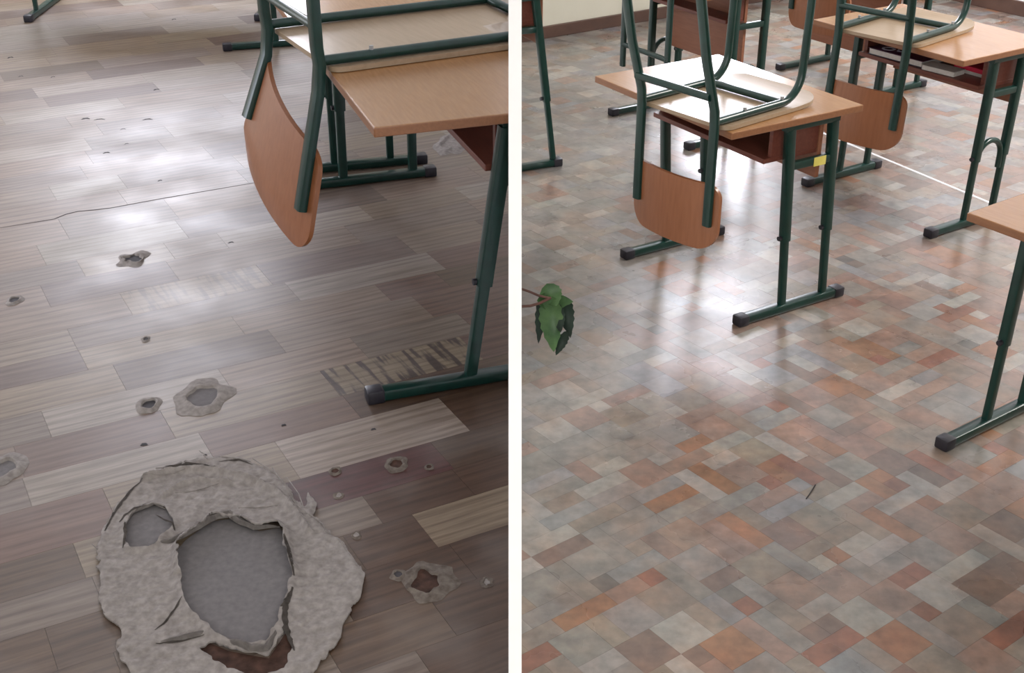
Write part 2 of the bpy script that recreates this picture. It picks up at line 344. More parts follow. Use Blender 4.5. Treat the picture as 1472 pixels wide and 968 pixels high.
# hand-read boards: row start -> (joint pixels left to right, tones)
HAND = {
 4.575: ([(95, 335), (250, 305)], 'MGMM'),
 4.375: ([(60, 368), (262, 330), (560, 290)], 'MLDM'),
 4.21: ([(116, 385), (245, 363), (317, 342), (520, 300)], 'GBMLM'),
 4.02: ([(60, 415), (245, 385), (505, 335)], 'MDMG'),
 3.83: ([(180, 435), (380, 395), (584, 352), (700, 330)], 'MsDMD'),
 3.665: ([(95, 470), (421, 420), (627, 375)], 'MGLR'),
 3.52: ([(120, 518), (344, 470), (555, 425), (640, 405)], 'DBMRK'),
 3.34: ([(173, 545), (400, 493), (612, 445)], 'BDMR'),
 3.18: ([(66, 608), (330, 555), (530, 515), (690, 480)], 'GLMGR'),
 3.01: ([(24, 655), (244, 615), (475, 552), (690, 512)], 'MRBvR'),
 2.865: ([(39, 708), (296, 640), (510, 590)], 'GLRW'),
 2.66: ([(155, 720), (412, 660), (662, 605)], 'RBLW'),
 2.51: ([(108, 790), (400, 715), (640, 660)], 'KBXW'),
 2.376: ([(140, 850), (560, 765), (690, 720)], 'GGWW'),
 2.224: ([(60, 890), (520, 810), (640, 800)], 'KKWB'),
 2.072: ([(150, 905), (500, 880), (700, 850)], 'KGWW'),
 1.92: ([(100, 960), (480, 950), (650, 905)], 'BGKW'),
 1.768: ([(200, 990), (600, 940)], 'KGWW'),
 4.82: ([(172, 278), (345, 250)], 'MMGL'),
 5.005: ([(80, 285), (170, 253), (345, 235)], 'MLGM'),
 5.19: ([(130, 262), (300, 220)], 'GMDM'),
 5.375: ([(120, 215), (225, 200)], 'MGML'),
 5.56: ([(118, 195), (220, 165), (360, 140)], 'LGLM'),
 5.745: ([(115, 150), (280, 130)], 'MGML'),
 5.93: ([(80, 150), (290, 110)], 'GMLM'),
 6.115: ([(150, 120), (330, 90)], 'LMGM'),
 6.30: ([(40, 110), (190, 90)], 'MDLM'),
 6.49: ([(170, 75), (300, 60)], 'LLMG'),
 6.68: ([(95, 70), (240, 48)], 'MDBM'),
 6.87: ([(110, 55), (245, 30)], 'KGML'),
}
def jit(c, a=.06):
    k = .57*(1+random.uniform(-a, a)); return tuple(max(.01, v*k*(1+random.uniform(-.02, .02))) for v in c)
def clip_poly(poly, axis, lim, sign):
    out = []
    for i in range(len(poly)):
        a, b = poly[i], poly[(i+1) % len(poly)]; da, db = sign*(a[axis]-lim), sign*(b[axis]-lim)
        if da <= 0: out.append(a)
        if da*db < 0: t = da/(da-db); out.append((a[0]+(b[0]-a[0])*t, a[1]+(b[1]-a[1])*t))
    return out
def inview(P, m=40, side='L'):
    if P[1] < .8: return False
    x, y = pix((P[0], P[1], 0)); return (-m if side == 'L' else 750) < x < (731 if side == 'L' else 1472+m) and -m < y < 968+m
unit = bpy.data.meshes.new('plank_unit'); bm = bmesh.new(); box(bm, (-.5, -.5, -1), (.5, .5, 0)); bm.to_mesh(unit); bm.free()
def unit_for(mat):
    me = unit.copy(); me.name = mat.name; me.materials.append(mat); return me
UM = {k: unit_for(M[k]) for k in ('plank', 'plank_spalt', 'plank_spalt_dark', 'tile')}
def floor_pieces(name, parent, pieces, mk, attr_mat, ang, bounds, side, thick, limit=295):
    """pieces: (u0,u1,v0,v1,tone,matkey); the largest in view become objects, the rest one joined part"""
    u_, v_ = Vector((math.cos(ang), math.sin(ang))), Vector((-math.sin(ang), math.cos(ang))); todo = []
    for (u0, u1, v0, v1, tone, key) in pieces:
        rect = [tuple(u_*u+v_*v) for u, v in ((u0, v0), (u1, v0), (u1, v1), (u0, v1))]
        poly = rect
        for ax, lim, sg in bounds:
            if poly: poly = clip_poly(poly, ax, lim, sg)
        if len(poly) < 3: continue
        c = (sum(q[0] for q in poly)/len(poly), sum(q[1] for q in poly)/len(poly))
        vis = any(inview(q, 0, side) for q in poly+[c]); d = math.hypot(c[0], c[1])
        ar = abs(sum(poly[i][0]*poly[(i+1) % len(poly)][1]-poly[(i+1) % len(poly)][0]*poly[i][1] for i in range(len(poly))))/2
        todo.append((ar/d**3 if vis else 0, poly, len(poly) == 4 and poly == rect, (u0, u1, v0, v1), tone, key))
    todo.sort(key=lambda t: -t[0]); rest = bmesh.new(); lay = rest.loops.layers.color.new('tone') if False else None; cols = []
    for i, (sc, poly, whole, r, tone, key) in enumerate(todo):
        dz = random.uniform(-.00025, 0)
        if i < limit and sc > 0:
            if whole:
                o = link(name, UM[key], None, parent); c = u_*((r[0]+r[1])/2)+v_*((r[2]+r[3])/2)
                o.location = (c.x, c.y, dz); o.rotation_euler = (0, 0, ang); o.scale = (r[1]-r[0], r[3]-r[2], thick)
            else:
                bm = bmesh.new(); lo = [bm.verts.new((x, y, -thick)) for x, y in poly]; hi = [bm.verts.new((x, y, dz)) for x, y in poly]; n = len(poly)
                for j in range(n): bm.faces.new((lo[j], lo[(j+1) % n], hi[(j+1) % n], hi[j]))
                bm.faces.new(hi); bm.faces.new(list(reversed(lo))); o = build(name, bm, M[key], parent)
            o.color = (*tone, 1)
        else:
            lo = [rest.verts.new((x, y, -thick)) for x, y in poly]; hi = [rest.verts.new((x, y, dz)) for x, y in poly]; n = len(poly)
            for j in range(n): rest.faces.new((lo[j], lo[(j+1) % n], hi[(j+1) % n], hi[j])); cols.append(tone)
            rest.faces.new(hi); cols.append(tone)
    o = build(mk, rest, attr_mat, parent); o['kind'] = 'stuff'
    at = o.data.attributes.new('tone', 'FLOAT_COLOR', 'FACE')
    at.data.foreach_set('color', [v for c in cols for v in (*c, 1)])
    return o
pieces = []; G = .0003
for i in range(len(rows)-1):
    v0, v1 = rows[i], rows[i+1]; key = next((k for k in HAND if abs(k-v0) < .02), None)
    js, tones = [], []
    if key is not None:
        js = [uv(*q)[0] for q in HAND[key][0]]; tones = list(HAND[key][1])
        while len(tones) < len(js)+1: tones.append('M')
    ul = js[0] if js else random.uniform(-1.0, -.6); segs = []
    u = ul
    while u > -3.0:
        l = random.uniform(.42, .6); segs.insert(0, (u-l, u, None)); u -= l
    if js:
        segs[-1] = (segs[-1][0], segs[-1][1], tones[0])
        for a in range(len(js)-1): segs.append((js[a], js[a+1], tones[a+1]))
        u = js[-1]; l = random.uniform(.4, .55); segs.append((u, u+l, tones[len(js)] if len(tones) > len(js) else None)); u += l
    while u < 6.0:
        l = random.uniform(.42, .6); segs.append((u, u+l, None)); u += l
    for a, b, t in segs:
        mk = 'plank'
        if t is None:
            t = random.choice('MMGGLBD' if v0 > 3.1 else 'KWRKKGW')  # near rows get the darker browns, desk shadow included in their colour
        if t == 's': t, mk = 'B', 'plank_spalt'
        if t == 'v': t, mk = 'B', 'plank_spalt_dark'
        pieces.append((a+G, b-G, v0+G, v1-G, jit(TL[t]), mk))
BL = [(0, DXL-.0005, 1), (0, -4.59, -1), (1, 8.99, 1), (1, -1.59, -1)]
floor_pieces('plank', floorL, pieces, 'planks_beyond', M['plank_attr'], PA, BL, 'L', .003)

# ------------------------------------------------------------------ right floor: tiles
TT = dict(l=(.38, .345, .31), g=(.285, .255, .232), d=(.19, .175, .16), b=(.295, .24, .195), p=(.315, .215, .175), o=(.33, .175, .105), r=(.29, .14, .10), n=(.235, .168, .138), u=(.285, .27, .27))
floorR = prism('floor_right', [(DXR, -1.6), (RE.x, -1.6), (RE.x, RE.y), (CR.x, CR.y), (A0.x, A0.y), (DXR, A0.y)], -.08, -.003, M['sub'], kind='structure', label='tile-print linoleum floor in grey, beige and terracotta')
CS = .051
tu, tv = Vector((math.cos(TA), math.sin(TA))), Vector((-math.sin(TA), math.cos(TA)))
HINT = [(1280,912,'o','S'),(1045,925,'o','S'),(942,832,'r','1'),(1203,787,'o','1'),(1286,700,'r','1'),(1283,756,'o','c'),(1422,712,'p','S'),(1366,764,'p','S'),(1298,828,'r','1'),(1374,706,'n','c'),(1449,671,'o','b'),(1194,643,'o','1'),(1341,661,'r','c'),
 (1232,659,'l','c'),(1298,731,'l','b'),(1205,704,'l','b'),(1269,801,'l','b'),(1440,782,'l','c'),(1345,696,'u','b'),(1134,671,'r','c'),(1082,760,'o','c'),(1074,681,'p','S'),(1053,780,'p','c'),(983,756,'p','S'),(1018,727,'n','c'),(1020,700,'l','c'),(1035,782,'l','c'),(1157,693,'u','1'),(1130,722,'u','b'),(1124,801,'g','c'),(1005,818,'g','S'),
 (809,800,'n','b'),(827,876,'o','b'),(876,843,'d','1'),(933,935,'n','S'),(868,949,'l','b'),(1000,941,'n','1'),(770,960,'r','b'),(1155,851,'p','S'),(1175,927,'r','b'),(1202,904,'n','1'),(1057,857,'d','1'),(1115,895,'g','c'),(1290,829,'r','1'),
 (1066,553,'p','c'),(1130,572,'n','c'),(1090,586,'p','b'),(1105,524,'r','1'),(1153,532,'n','c'),(1037,615,'p','S'),(997,596,'p','b'),(1111,576,'l','c'),(1128,636,'l','c'),(1060,514,'l','c'),(1128,608,'u','b'),(1243,574,'o','1'),
 (1271,502,'o','c'),(1347,512,'r','b'),(1426,504,'o','S'),(1252,578,'r','c'),(1430,465,'r','1'),(1304,481,'p','c'),(1360,450,'r','b'),(1325,605,'p','S'),(1356,560,'p','b'),(1242,467,'l','S'),(1292,556,'l','b'),(1271,524,'g','b'),(1376,529,'b','S'),
 (905,575,'p','b'),(950,835,'g','S'),(850,800,'g','S'),(800,830,'l','b'),(900,890,'g','S'),(960,885,'l','S'),(1330,330,'r','c'),(1290,430,'p','S'),(1255,290,'p','b'),(1230,380,'n','1'),(1400,390,'p','S'),(1380,430,'l','b'),(1310,400,'l','b'),(1090,500,'n','b'),(1150,445,'l','c'),(1250,420,'p','b'),(1190,500,'p','S'),(1420,560,'b','S'),(1460,520,'l','b'),(1440,600,'o','b'),(1465,640,'n','S'),(1430,850,'n','S'),(1380,900,'b','S'),(1345,850,'l','S'),(1460,900,'r','b'),(1240,960,'u','S'),(1150,955,'b','S'),(1090,960,'g','S'),(1340,940,'l','S'),(1420,955,'p','S'),(985,690,'g','b'),(940,700,'u','b'),(900,740,'g','b'),(860,700,'l','b'),(800,740,'u','b'),(820,640,'g','b'),(880,650,'g','b'),(780,690,'u','b')]
occ = {}; tl = []
def put(i, j, w, h, t):
    for a in range(w):
        for b in range(h): occ[(i+a, j+b)] = 1
    tl.append((i, j, w, h, t))
for x, y, t, sh in HINT:
    q = wp(x, y).xy; i, j = int(math.floor(q.dot(tu)/CS)), int(math.floor(q.dot(tv)/CS)); w, h = {'S': (2, 2), '1': (1, 1), 'b': (3, 1), 'c': (1, 3)}[sh]
    fu, fv = q.dot(tu)/CS-i, q.dot(tv)/CS-j
    if w == 2: i -= fu < .5; j -= fv < .5
    if w == 3: i -= 1
    if h == 3: j -= 1
    if any((i+a, j+b) in occ for a in range(w) for b in range(h)): continue
    put(i, j, w, h, t)
cells = []
for i in range(-45, 215):
    for j in range(-140, 200):
        c = tu*((i+.5)*CS)+tv*((j+.5)*CS)
        if DXR-.1 < c.x < RE.x+.1 and -.4 < c.y < 8.95 and (c-BP.xy).dot(BN.xy) > -.1 and (c-CR.xy).dot(-BD.xy) > -.1: cells.append((i, j))
inside = set(cells); rng = random.Random(11)
for (i, j) in sorted(cells, key=lambda c: (c[0]+c[1]*7919) % 1013 + rng.random()):
    if (i, j) in occ: continue
    opts = [((2, 2), .34), ((3, 1), .17), ((1, 3), .17), ((2, 1), .12), ((1, 2), .12)]; rng.shuffle(opts); done = False
    for (w, h), pr in sorted(opts, key=lambda o: -o[1]*rng.random()):
        cand = [(i-a, j-b) for a in range(w) for b in range(h)]; rng.shuffle(cand)
        for (a, b) in cand:
            if all((a+k, b+m) in inside and (a+k, b+m) not in occ for k in range(w) for m in range(h)):
                put(a, b, w, h, None); done = True; break
        if done: break
    if not done: put(i, j, 1, 1, None)
pieces = []
for i, j, w, h, t in tl:
    c = tu*((i+w/2)*CS)+tv*((j+h/2)*CS)
    if t is None:
        near_left = c.x/max(.5, c.y) < .13
        t = rng.choice('gglggbulpg' if near_left else 'gglbbpppogulnbp' if w*h > 1 else 'oorngldpb')
    g = .0002; pieces.append((i*CS+g, (i+w)*CS-g, j*CS+g, (j+h)*CS-g, jit(tuple(v*1.08 for v in TT[t]), .08), 'tile'))
BR = [(0, DXR+.0005, -1), (0, RE.x-.01, 1)]
floor_pieces('tile', floorR, pieces, 'tiles_beyond', M['tile_attr'], TA, BR, 'R', .003)
a, b = wp(1180, 190), wp(1440, 299); d = (b-a).normalized(); n = Vector((-d.y, d.x, 0))
bm = bmesh.new(); sweep(bm, [a+Vector((0, 0, .0012)), b+Vector((0, 0, .0012))], [(-.008, -.001), (.008, -.001), (.005, .001), (-.005, .001)])
setp(build('trim_1', bm, M['seam']), kind='structure', label='thin pale joint strip running across the tile floor')

# ------------------------------------------------------------------ desks
def desk(loc, yaw, label, L=.70, D=.49, H=.681, y0=0.0, bar=(.07, .52), ups=(.285, .46), bx=.04, hoop=False, sticker=False, lean=(0, 0), s=1.0, shelf=True, panel=True, sides=(-1, 1), shelf_y=(.2, .42), leanx=0.0, group=None, bxl=None, leanl=None, tube=1.0, drop=.24):
    """pupil's desk; x along the long side, y away from the pupil"""
    r = empty('school_desk', loc, yaw, label=label, category='desk', group=group or 'school desks')
    t = .022*s; zt = H-t
    bm = bmesh.new(); box(bm, (-L/2, y0, zt), (L/2, y0+D, H), .003*s); top = build('tabletop', bm, M['top'], r)
    top.data.materials.append(M['edge'])
    for f in top.data.polygons:
        if f.normal.z < .5: f.material_index = 1
    zs = H-.155*s
    if shelf:
        bm = bmesh.new(); x1 = L/2-bx-.03*s; box(bm, (-x1, y0+shelf_y[0], zs), (x1, y0+shelf_y[1], zs+.016*s), .002*s); build('book_shelf', bm, M['shelf'], r)
        for sx in (-1, 1):
            bm = bmesh.new(); xa = sx*x1; box(bm, (min(xa, xa-sx*.016*s), y0+shelf_y[0]+.03, zs+.016*s), (max(xa, xa-sx*.016*s), y0+shelf_y[1], zt)); build('shelf_side', bm, M['shelf'], r)
    if panel:
        bm = bmesh.new(); x1 = L/2-bx-.025*s; box(bm, (-x1, y0+shelf_y[1]+.002, H-drop*s), (x1, y0+shelf_y[1]+.018*s, zt), .002*s); build('modesty_panel', bm, M['panel'], r)
    bw, bh = .036*s, .028*s
    for sx in sides:
        x = sx*(L/2-(bx if sx > 0 or bxl is None else bxl))
        bm = bmesh.new(); sweep(bm, [(x, bar[0]+.035*s, .004+bh/2), (x, bar[1]-.035*s, .004+bh/2)], rrect(bw, bh, .006*s)); fb = build('foot_bar', bm, M['green'], r, True)
        for y, q in ((bar[0], 1), (bar[1], -1)):
            bm = bmesh.new(); box(bm, (x-bw/2-.003*s, min(y, y+q*.042*s), .0), (x+bw/2+.003*s, max(y, y+q*.042*s), .004+bh+.003*s), .006*s); build('end_cap', bm, M['black'], fb, True)
        zj = .26*H/.68
        for k, y in enumerate(ups):
            ln = lean if sx > 0 or leanl is None else leanl
            def P(z): return Vector((x+leanx*(z/H), y+ln[k]*(z/H), z))
            bm = bmesh.new(); sweep(bm, [P(.004+bh*.8), P(zj+.06)], rrect(.021*s*tube, .025*s*tube, .005*s), Vector((0, 1, 0))); lg = build('leg', bm, M['green'], r, True)
            bm = bmesh.new(); sweep(bm, [P(zj), P(zt-.024*s)], rrect(.028*s*tube, .032*s*tube, .006*s), Vector((0, 1, 0))); build('sleeve', bm, M['green'], lg, True)
            bm = bmesh.new(); q = P(zj+.012); sweep(bm, [q+Vector((0, -.027*s, 0)), q+Vector((0, -.014*s, 0))], rnd(.008*s, 8)); build('adjusting_bolt', bm, M['black'], lg, True)
        ln = lean if sx > 0 or leanl is None else leanl; ya, yb = ups[0]+ln[0]-.02*s, ups[1]+ln[1]+.02*s
        bm = bmesh.new(); sweep(bm, [(x+leanx, ya, zt-.014*s), (x+leanx, yb, zt-.014*s)], rrect(.026*s, .026*s, .004*s)); build('top_rail', bm, M['green'], r, True)
        bm = bmesh.new(); zz = zs-.012*s; sweep(bm, [(x, ups[0]+ln[0]*(zz/H), zz), (x, ups[1]+ln[1]*(zz/H), zz)], rrect(.022*s, .026*s, .004*s)); cb = build('cross_bar', bm, M['green'], r, True)
        if sticker and sx > 0:
            ym = (ups[0]+ups[1])/2; bm = bmesh.new(); box(bm, (x+.0112*s, ym-.032*s, zz-.015*s), (x+.013*s, ym+.018*s, zz+.014*s)); build('yellow_tag', bm, M['yellow'], cb)
        if hoop:
            ym = (ups[0]+ups[1])/2; rr = (ups[1]-ups[0])/2-.012; zc = .30*H/.68-rr+.03
            pts = [(x, ups[0]+.012, zc-.05)] + [tuple(v) for v in arc((x, ym, zc), rr, 180, 0, 12, (0, 1, 0), (0, 0, 1))] + [(x, ups[1]-.012, zc-.05)]
            bm = bmesh.new(); sweep(bm, pts, rnd(.011*s, 10), Vector((1, 0, 0))); build('hoop', bm, M['green'], r, True)
    return r

# ------------------------------------------------------------------ chairs, upside down on the desks
def chair(loc, yaw, label, s=1.0, w=.16, low=-.30, high=.46, lean_low=0.0, lean_high=-.07, uy=-.085, rail=.245, seat_w=None, back=(-.17, -.385), zl=0.0, back_hw=None, group=None, curve=.035, tube=1.0, backrest=True):
    """z=0 is the desk top the seat lies on; the backrest hangs in front of the desk edge, legs point up"""
    r = empty('school_chair', loc, yaw, label=label, category='chair', group=group or 'chairs put up on the desks')
    r.scale = (s, s, s); sw = seat_w or w+.03; th = .012
    st = plate(sw, rail+.125, uy+.02, .06, .03, th, 0.0); bmesh.ops.rotate(st, verts=st.verts[:], cent=(0, 0, 0), matrix=Matrix.Rotation(0, 3, 'X'))
    for v in st.verts:
        x, y, z = v.co; yy = z; dip = .018*max(0, (yy-rail-.03)/.1)**2
        v.co = (x, yy, th/2+.0008+y+dip)
    bmesh.ops.recalc_face_normals(st, faces=st.faces[:]); build('seat', st, M['seat'], r, True)
    zr = th+.0135
    for sx in (-1, 1):
        x = sx*w; lo = low-(zl if sx < 0 else 0) * -1
        bm = bmesh.new(); pts = [(x, uy-lean_low, lo), (x, uy-lean_low*.12, -.05), (x, uy, .015), (x, uy-.004, .06), (x, uy+lean_high*.5, .22), (x, uy+lean_high, high)]
        sweep(bm, pts, rrect(.019*tube, .032*tube, .008), Vector((1, 0, 0))); up = build('upright', bm, M['green'], r, True)
        bm = bmesh.new(); box(bm, (x-.0085, uy+lean_high-.015, high-.002), (x+.0085, uy+lean_high+.015, high+.012), .003); build('end_cap', bm, M['black'], up, True)
        R = .085; pts = [(x, uy+.005, zr), (x, rail*.5, zr)] + [tuple(v) for v in arc((x, rail-.03, zr+R), R, -90, 0, 9, (0, 1, 0), (0, 0, 1))] + [(x, rail-.03+R+.012, high)]
        bm = bmesh.new(); sweep(bm, pts, rnd(.0125, 12), Vector((1, 0, 0))); lg = build('leg', bm, M['green'], r, True)
        bm = bmesh.new(); sweep(bm, [(x, pts[-1][1], high-.002), (x, pts[-1][1], high+.012)], rnd(.0132, 10)); build('end_cap', bm, M['black'], lg, True)
        for y in (uy+.13, rail-.03):
            bm = bmesh.new(); sweep(bm, [(x, y, zr+.010), (x, y, zr+.021)], rnd(.0055, 8), Vector((0, 1, 0))); build('screw', bm, M['steel'], r, True)
    bm = bmesh.new(); sweep(bm, [(-w, rail-.03, zr), (w, rail-.03, zr)], rnd(.0115, 10)); build('cross_tube', bm, M['green'], r, True)
    bm = bmesh.new(); y = uy+lean_high*.25; sweep(bm, [(-w, y, .105), (w, y, .105)], rnd(.0115, 10)); build('rear_cross_tube', bm, M['green'], r, True)
    if not backrest:
        bm = bmesh.new(); sweep(bm, [(-w, uy, low+.1), (w, uy, low+.1)], rnd(.0115, 10)); build('low_cross_tube', bm, M['green'], r, True)
        return r
    bh = back_hw or w+.03; bp = plate(bh, back[0], back[1], .045, .07, .011, .0)
    for v in bp.verts:
        x, y, z = v.co; sh = zl*(.5-.5*x/w); zz = z+sh
        ly = uy - lean_low*max(0, min(1.25, .12+.88*(zz+.05)/(low+sh+.05)))
        v.co = (x, y+ly+.021-curve*(1-(x/bh)**2)*.9, zz)
    build('backrest', bp, M['ply'], r, True)
    return r

# right room -----------------------------------------------------------------
MY = -1.022
def local(o, yaw, x, y, z=0): c, s_ = math.cos(yaw), math.sin(yaw); return (o[0]+c*x-s_*y, o[1]+s_*x+c*y, z)
Mo = (.484, 3.818)
dm = desk((*Mo, 0), MY, 'light wood school desk in the middle of the tile floored room, chair on top', y0=-.03, D=.53, bar=(.09, .55), ups=(.285, .465), lean=(-.05, -.05), sticker=True)
cl = local(Mo, MY, .148, .0, .682)
chair(cl, MY+.14, 'green tube school chair upside down on the middle desk of the tile floored room', lean_low=.0, w=.15, lean_high=-.11)
No = (1.327, 4.558); NY = -.995
desk((*No, 0), NY, 'wooden school desk holding a maroon book on its shelf, at upper right', y0=.05, D=.50, L=.72, bar=(.06, .50), ups=(.26, .42), hoop=True, group=None, lean=(.02, .02))
cl = local(No, NY, -.02, .075, .682)
chair(cl, NY+.17, 'green tube school chair upside down on the desk with the maroon book', lean_low=.02, lean_high=-.03, w=.145)
Ko = (1.306, 2.588); KY = -.953
desk((*Ko, 0), KY, 'wooden school desk cut off by the right picture edge, nearest on the tiles', y0=.03, D=.5, bar=(.04, .50), ups=(.235, .40), lean=(.03, .03))
Po = (1.565, 6.32)
desk((*Po, 0), -.99, 'wooden school desk at the far end behind the maroon-book desk', y0=.0, D=.48, bar=(.03, .46), ups=(.24, .40), bx=.04, shelf_y=(.06, .21), drop=.53)
chair(local(Po, -.99, .03, -.01, .682), -.99+.06, 'upside-down school chair whose round backrest hangs from the farthest desk')
Ro = (.62, 5.56)
desk((*Ro, 0), -1.02, 'wooden school desk with green hoop legs behind the middle desk', L=.66, y0=.0, D=.5, bar=(.0, .46), ups=(.23, .40), bx=.04, hoop=True, drop=.37, shelf_y=(.2, .3))
chair(local(Ro, -1.02, .07, .0, .682), -1.02, 'backrest-less upside-down school chair on the hoop-legged desk, seen through the middle chair', backrest=False, low=-.38)
SY = -1.13
sd = desk((-.392, 5.18, 0), SY, 'school desk at the white divider wall, one leg and foot bar in view', H=.765, y0=-.0, D=.55, bar=(.05, .52), ups=(.25, .485), lean=(-.1, -.1), bx=.04)
clip_tree(sd, True)

# left room ------------------------------------------------------------------
QO = (-.607, 3.982); QY = -1.24
ld = desk((*QO, 0), QY, 'wooden school desk with an upside-down chair, beside the torn floor patch', L=1.89, y0=-.055, D=.6, H=.84, bar=(-.105, .60), ups=(.205, .50), bx=.068, bxl=.075, s=1.25, lean=(.13, .13), leanl=(.01, .01), shelf_y=(.33, .55), tube=1.15)
cw = .245; cy_ = .15; ca = (math.cos(cy_), math.sin(cy_)); cb_ = (-ca[1], ca[0])
lx, ly_ = .395-cw*ca[0]+.075*cb_[0], -.084-cw*ca[1]+.075*cb_[1]
lc = chair(local(QO, QY, lx, ly_, .841), QY+cy_, 'green tube school chair upside down on the desk beside the torn floor patch', s=1.25, w=cw/1.25, lean_low=.075, lean_high=-.01, low=-.33, zl=.12, back=(-.18, -.435), rail=.6, uy=-.06, back_hw=.232, tube=1.3)
clip_tree(ld, False); clip_tree(lc, False)
# the second desk standing directly behind, and one more frame at the back of the room
d2 = desk(local(QO, QY, -2.12, .06), QY-.05, 'school desk standing right behind the one with the chair, mostly hidden', L=2.2, y0=-.10, D=.62, H=.84, bar=(-.10, .60), ups=(.20, .44), bx=.04, s=1.25, shelf_y=(.33, .55)); clip_tree(d2, False)
q = wp(40, 27, .02)
d4 = desk((q.x+.70, q.y+.1, 0), 0.02, 'school desk at the top left corner, only one foot in view', L=1.5, y0=-.10, D=.62, H=.84, bar=(-.1, .65), ups=(.08, .5), bx=.05, s=1.25, shelf_y=(.33, .55))

# ------------------------------------------------------------------ damage of the left floor
def inpoly(p, poly):
    x, y = p; c = False; n = len(poly)
    for i in range(n):
        (x1, y1), (x2, y2) = poly[i], poly[i-1]
        if (y1 > y) != (y2 > y) and x < (x2-x1)*(y-y1)/(y2-y1)+x1: c = not c
    return c
def pdist(p, poly):
    m = 1e9; x, y = p
    for i in range(len(poly)):
        (x1, y1), (x2, y2) = poly[i-1], poly[i]; dx, dy = x2-x1, y2-y1; t = max(0, min(1, ((x-x1)*dx+(y-y1)*dy)/(dx*dx+dy*dy+1e-9)))
        m = min(m, math.hypot(x-x1-t*dx, y-y1-t*dy))
    return m
zc = lambda l: [tuple((wp(120+.349*a, 630+.349*b).xy)*1000) for a, b in l]            # outlines in millimetres on the floor
OUT = zc([(55,465),(80,390),(130,300),(180,235),(245,175),(340,125),(440,100),(540,85),(640,88),(720,120),(800,165),(850,215),(880,270),(925,300),(918,225),(962,275),(945,330),(1000,390),(1060,430),(1100,490),(1155,560),(1150,640),(1120,700),(1070,760),(1070,810),(1020,890),(960,950),(900,1050),(700,1080),(500,1070),(330,1060),(200,980),(140,880),(165,800),(90,740),(65,660),(70,560)])
MAIN = zc([(395,470),(430,430),(490,385),(540,355),(610,345),(670,375),(720,395),(800,380),(830,420),(830,480),(855,570),(850,640),(820,700),(800,780),(760,850),(690,870),(600,855),(540,830),(520,800),(450,740),(420,690),(400,600),(395,530)])
SMALL = zc([(185,340),(215,310),(290,285),(340,300),(370,345),(375,380),(330,410),(300,450),(250,470),(190,470),(170,400)])
GLUE = zc([(480,880),(530,850),(600,880),(700,900),(760,910),(800,850),(840,790),(865,860),(830,960),(700,1000),(560,940)])
RIDGE = zc([(250,178),(360,150),(470,140),(560,150),(700,185),(800,235),(880,320),(930,400)]); RIDGE2 = zc([(330,250),(400,205),(480,185),(600,195)])
def pline(p, l):
    m = 1e9; x, y = p
    for i in range(1, len(l)):
        (x1, y1), (x2, y2) = l[i-1], l[i]; dx, dy = x2-x1, y2-y1; t = max(0, min(1, ((x-x1)*dx+(y-y1)*dy)/(dx*dx+dy*dy))); m = min(m, math.hypot(x-x1-t*dx, y-y1-t*dy))
    return m
xs = [p[0] for p in OUT]; ys = [p[1] for p in OUT]; st_ = 5.0
bm = bmesh.new(); vd = {}; nx = int((max(xs)-min(xs))/st_)+4; ny = int((max(ys)-min(ys))/st_)+4; mid = sum(p[1] for p in MAIN)/len(MAIN)
def fz(x, y):
    p = (x, y); w_ = noise.noise(Vector((x*.02, y*.02, 3)))*9
    do, dm_, ds = pdist(p, OUT), pdist(p, MAIN), pdist(p, SMALL)
    z = 2.2+5*min(1, do/30)+2.0*noise.noise(Vector((x*.012, y*.012, 1)))+1.4*noise.noise(Vector((x*.045, y*.045, 5)))
    z += 6*math.exp(-((do-10+w_*.6)/11)**2) + 15*math.exp(-(pline(p, RIDGE)/8)**2) + 11*math.exp(-(pline(p, RIDGE2)/6)**2)
    up = 1.0 if y > mid else .45
    z += up*24*math.exp(-(dm_/15)**2)*(1+.5*noise.noise(Vector((x*.02, y*.02, 9)))) + 7*math.exp(-(ds/11)**2)
    z += 5.0*noise.turbulence(Vector((x*.025, y*.025, 2)), 4, True) + 1.2*noise.noise(Vector((x*.11, y*.11, 4)))
    return max(2.0, z)
def vert(i, j):
    if (i, j) not in vd:
        x, y = min(xs)-6+i*st_, min(ys)-6+j*st_; x2, y2 = x+2*noise.noise(Vector((x*.1, y*.1, 0))), y+2*noise.noise(Vector((x*.1, y*.1, 7)))
        vd[(i, j)] = bm.verts.new((x2/1000, y2/1000, fz(x, y)/1000))
    return vd[(i, j)]
def ragged(x, y, k=5): return (x+k*noise.noise(Vector((x*.05, y*.05, 11))), y+k*noise.noise(Vector((x*.05, y*.05, 17))))
for i in range(nx):
    for j in range(ny):
        c = ragged(min(xs)-6+(i+.5)*st_, min(ys)-6+(j+.5)*st_, 9)
        if inpoly(c, OUT) and not inpoly(c, MAIN) and not inpoly(c, SMALL) and not inpoly(c, GLUE): bm.faces.new((vert(i, j), vert(i+1, j), vert(i+1, j+1), vert(i, j+1)))
for _ in range(3):
    bv = [v for v in bm.verts if v.is_boundary]; new = {}
    for v in bv:
        nb_ = [e.other_vert(v) for e in v.link_edges if e.is_boundary]; new[v] = (v.co.xy*.5 + sum((q.co.xy for q in nb_), Vector((0, 0)))*(.5/len(nb_)))
    for v, c in new.items(): v.co.x, v.co.y = c
be = [e for e in bm.edges if e.is_boundary]; r_ = bmesh.ops.extrude_edge_only(bm, edges=be)
for v in [g for g in r_['geom'] if isinstance(g, bmesh.types.BMVert)]: v.co.z = max(.0006, v.co.z-.0045)
patch = build('torn_patch', bm, M['fibre'], floorL, True); patch['label'] = 'large torn round patch of ragged grey felt backing'
